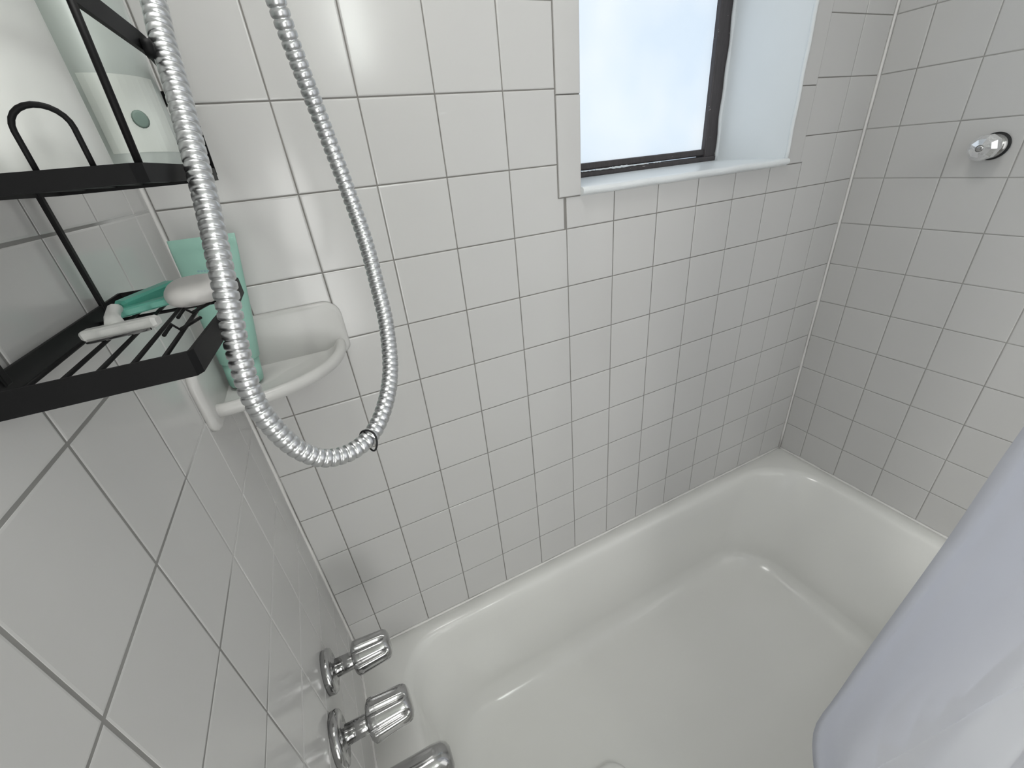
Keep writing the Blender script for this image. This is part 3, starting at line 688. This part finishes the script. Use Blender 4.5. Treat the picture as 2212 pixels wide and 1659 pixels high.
# black hair tie looped over the hose
i0 = min(range(len(pts)), key=lambda i: (pts[i] - Vector((-0.0084, -0.4188, -0.2694))).length)
c = pts[i0]; t = (pts[i0 + 3] - pts[i0 - 3]).normalized()
ht = empty('hair_tie', tuple(c))
u = Vector((0, 0, 1)); u = (u - t * u.dot(t)).normalized(); s = t.cross(u)
tiltv = (u * 1.0 + t * 0.25).normalized(); tn = tiltv; sn = s
ring = []
for k in range(41):
    a = 2 * PI * k / 40
    ring.append(c - u * 0.0018 + tn * (0.0090 * math.cos(a)) + sn * (0.0080 * math.sin(a)) + t * (0.0012 * math.sin(2 * a)))
bm = bmesh.new(); tube(bm, ring, 0.00075, 8, caps=False)
part('band', bm, M['black_glossy'], ht, True)
tag(ht, 'thin black hair tie looped around the bottom of the shower hose', 'hair tie')

# ---------------------------------------------------------------- curtain
cu = empty('shower_curtain', (0.9, -0.70, 0.9))
# control columns (top -> bottom), from the free edge round to the far fixed side
ZS = [0.86, 0.40, -0.10, -0.33, -0.49, -0.69, -0.84, -0.93, -1.03, -1.16]
def colm(xs, ys): return [Vector((x, y, z)) for x, y, z in zip(xs, ys, ZS)]
edge = [Vector(p) for p in ((0.56, -0.735, 0.86), (0.53, -0.680, 0.40), (0.50, -0.640, -0.10), (0.50, -0.6254, -0.3328), (0.50, -0.6194, -0.4892), (0.50, -0.6088, -0.6877), (0.50, -0.6030, -0.82), (0.50, -0.5986, -0.9283), (0.505, -0.6140, -1.015), (0.515, -0.6420, -1.11))]
far = []
cols = []
NC = 46
for j in range(NC):
    f = j / (NC - 1)
    c_ = []
    for i, p in enumerate(edge):
        hh = i / (len(edge) - 1)
        x = lerp(p.x, 0.98, f)
        y = lerp(p.y, -0.72 + 0.06 * hh, min(1, f * 1.0))
        am = 0.026 * min(1, f * 6) * (1.0 - 0.5 * hh)
        y += am * math.sin(f * 2 * PI * 5.0 + 3.4) - am * 0.5
        c_.append(Vector((x, y, p.z)))
    cols.append(c_)
# nearer fold: the free edge turns back towards the camera side
fold = [(0.0, 0.0), ]
near = []
e1 = [Vector(p) for p in ((0.56, -0.80, 0.86), (0.53, -0.78, 0.40), (0.50, -0.765, -0.10), (0.50, -0.748, -0.33), (0.50, -0.728, -0.49), (0.50, -0.7000, -0.690), (0.50, -0.681, -0.830), (0.50, -0.670, -0.9283), (0.505, -0.667, -1.015), (0.515, -0.667, -1.11))]
K = 10
for k in range(K, 0, -1):
    f = k / K
    near.append([p.lerp(q, f) + Vector((0.035 * math.sin(PI * f), 0, 0)) for p, q in zip(edge, e1)])
allc = near + cols
bm = bmesh.new()
# resample each column smoothly
def resamp(c_, n=60):
    q = catmull(c_, 0.004); return [q[min(len(q) - 1, int(round(i * (len(q) - 1) / (n - 1))))] for i in range(n)]
loft(bm, [resamp(c_) for c_ in allc], closed=False, cap0=False, cap1=False)
cl = part('curtain_sheet', bm, M['curtain'], cu, True)
# second fold outside the tub
ed2 = [Vector(p) for p in ((0.50, -0.86, 0.86), (0.47, -0.84, 0.40), (0.43, -0.79, -0.10), (0.40, -0.755, -0.33), (0.40, -0.7135, -0.487), (0.40, -0.6990, -0.590), (0.40, -0.6810, -0.720), (0.40, -0.662, -0.84), (0.41, -0.655, -0.95), (0.42, -0.66, -1.06))]
bm = bmesh.new(); c2 = []
for j in range(24):
    f = j / 23
    c_ = []
    for i, p in enumerate(ed2):
        c_.append(Vector((p.x + 0.10 * f + 0.45 * max(0, f - 0.5) , p.y - 0.16 * f - 0.0 + 0.012 * math.sin(f * 14) * f, p.z)))
    c2.append(c_)
loft(bm, [resamp(c_) for c_ in c2], closed=False, cap0=False, cap1=False)
part('outer_fold', bm, M['curtain'], cu, True)
for k in range(9):
    bm = bmesh.new(); x = 0.56 + k * 0.05; tube(bm, [(x, -0.765 + 0.02 * math.cos(a * PI / 8), 0.872 + 0.02 * math.sin(a * PI / 8)) for a in range(17)], 0.0018, 6); part('curtain_ring', bm, M['chrome'], cu, True)
tag(cu, 'pale bluish shower curtain bunched at the right-hand front of the bathtub', 'curtain')
rd = empty('curtain_rod', (0.57, -0.765, 0.885))
bm = bmesh.new(); lathe(bm, [(0, 0.012), (XR - XL - 0.002, 0.012)], (1, 0, 0), (XL + 0.001, -0.765, 0.885), 20); part('rod_tube', bm, M['chrome'], rd, True)
tag(rd, 'chrome curtain rod above the front edge of the bathtub, out of frame', 'curtain rod')

# ---------------------------------------------------------------- wall lamp behind the camera (gives the streak reflected in the back tiles)
wl = empty('wall_lamp', (0.42, FRONT, 0.45))
lm = bpy.data.materials.new('lamp_tube'); lm.use_nodes = True
b = lm.node_tree.nodes['Principled BSDF']; b.inputs['Emission Color'].default_value = (0.95, 1.0, 0.95, 1); b.inputs['Emission Strength'].default_value = 58.0
ly = -1.90; 
bm = bmesh.new(); lathe(bm, [(0, 0.012), (0.003, 0.020), (0.40, 0.020), (0.403, 0.012)], (0, 0, 1), (0.468, ly, 0.375), 24); part('lamp_tube', bm, lm, wl, True)
bm = bmesh.new(); box(bm, 0.40, 0.54, FRONT, FRONT + 0.03, 0.34, 0.81, 0.004); part('backplate', bm, M['chrome'], wl)
for zz in (0.36, 0.777):
    bm = bmesh.new(); box(bm, 0.455, 0.481, FRONT + 0.02, ly, zz, zz + 0.016, 0.002); part('bracket', bm, M['chrome'], wl)
tag(wl, 'vertical tube wall lamp behind the camera, seen only as a streak in the tiles', 'lamp')
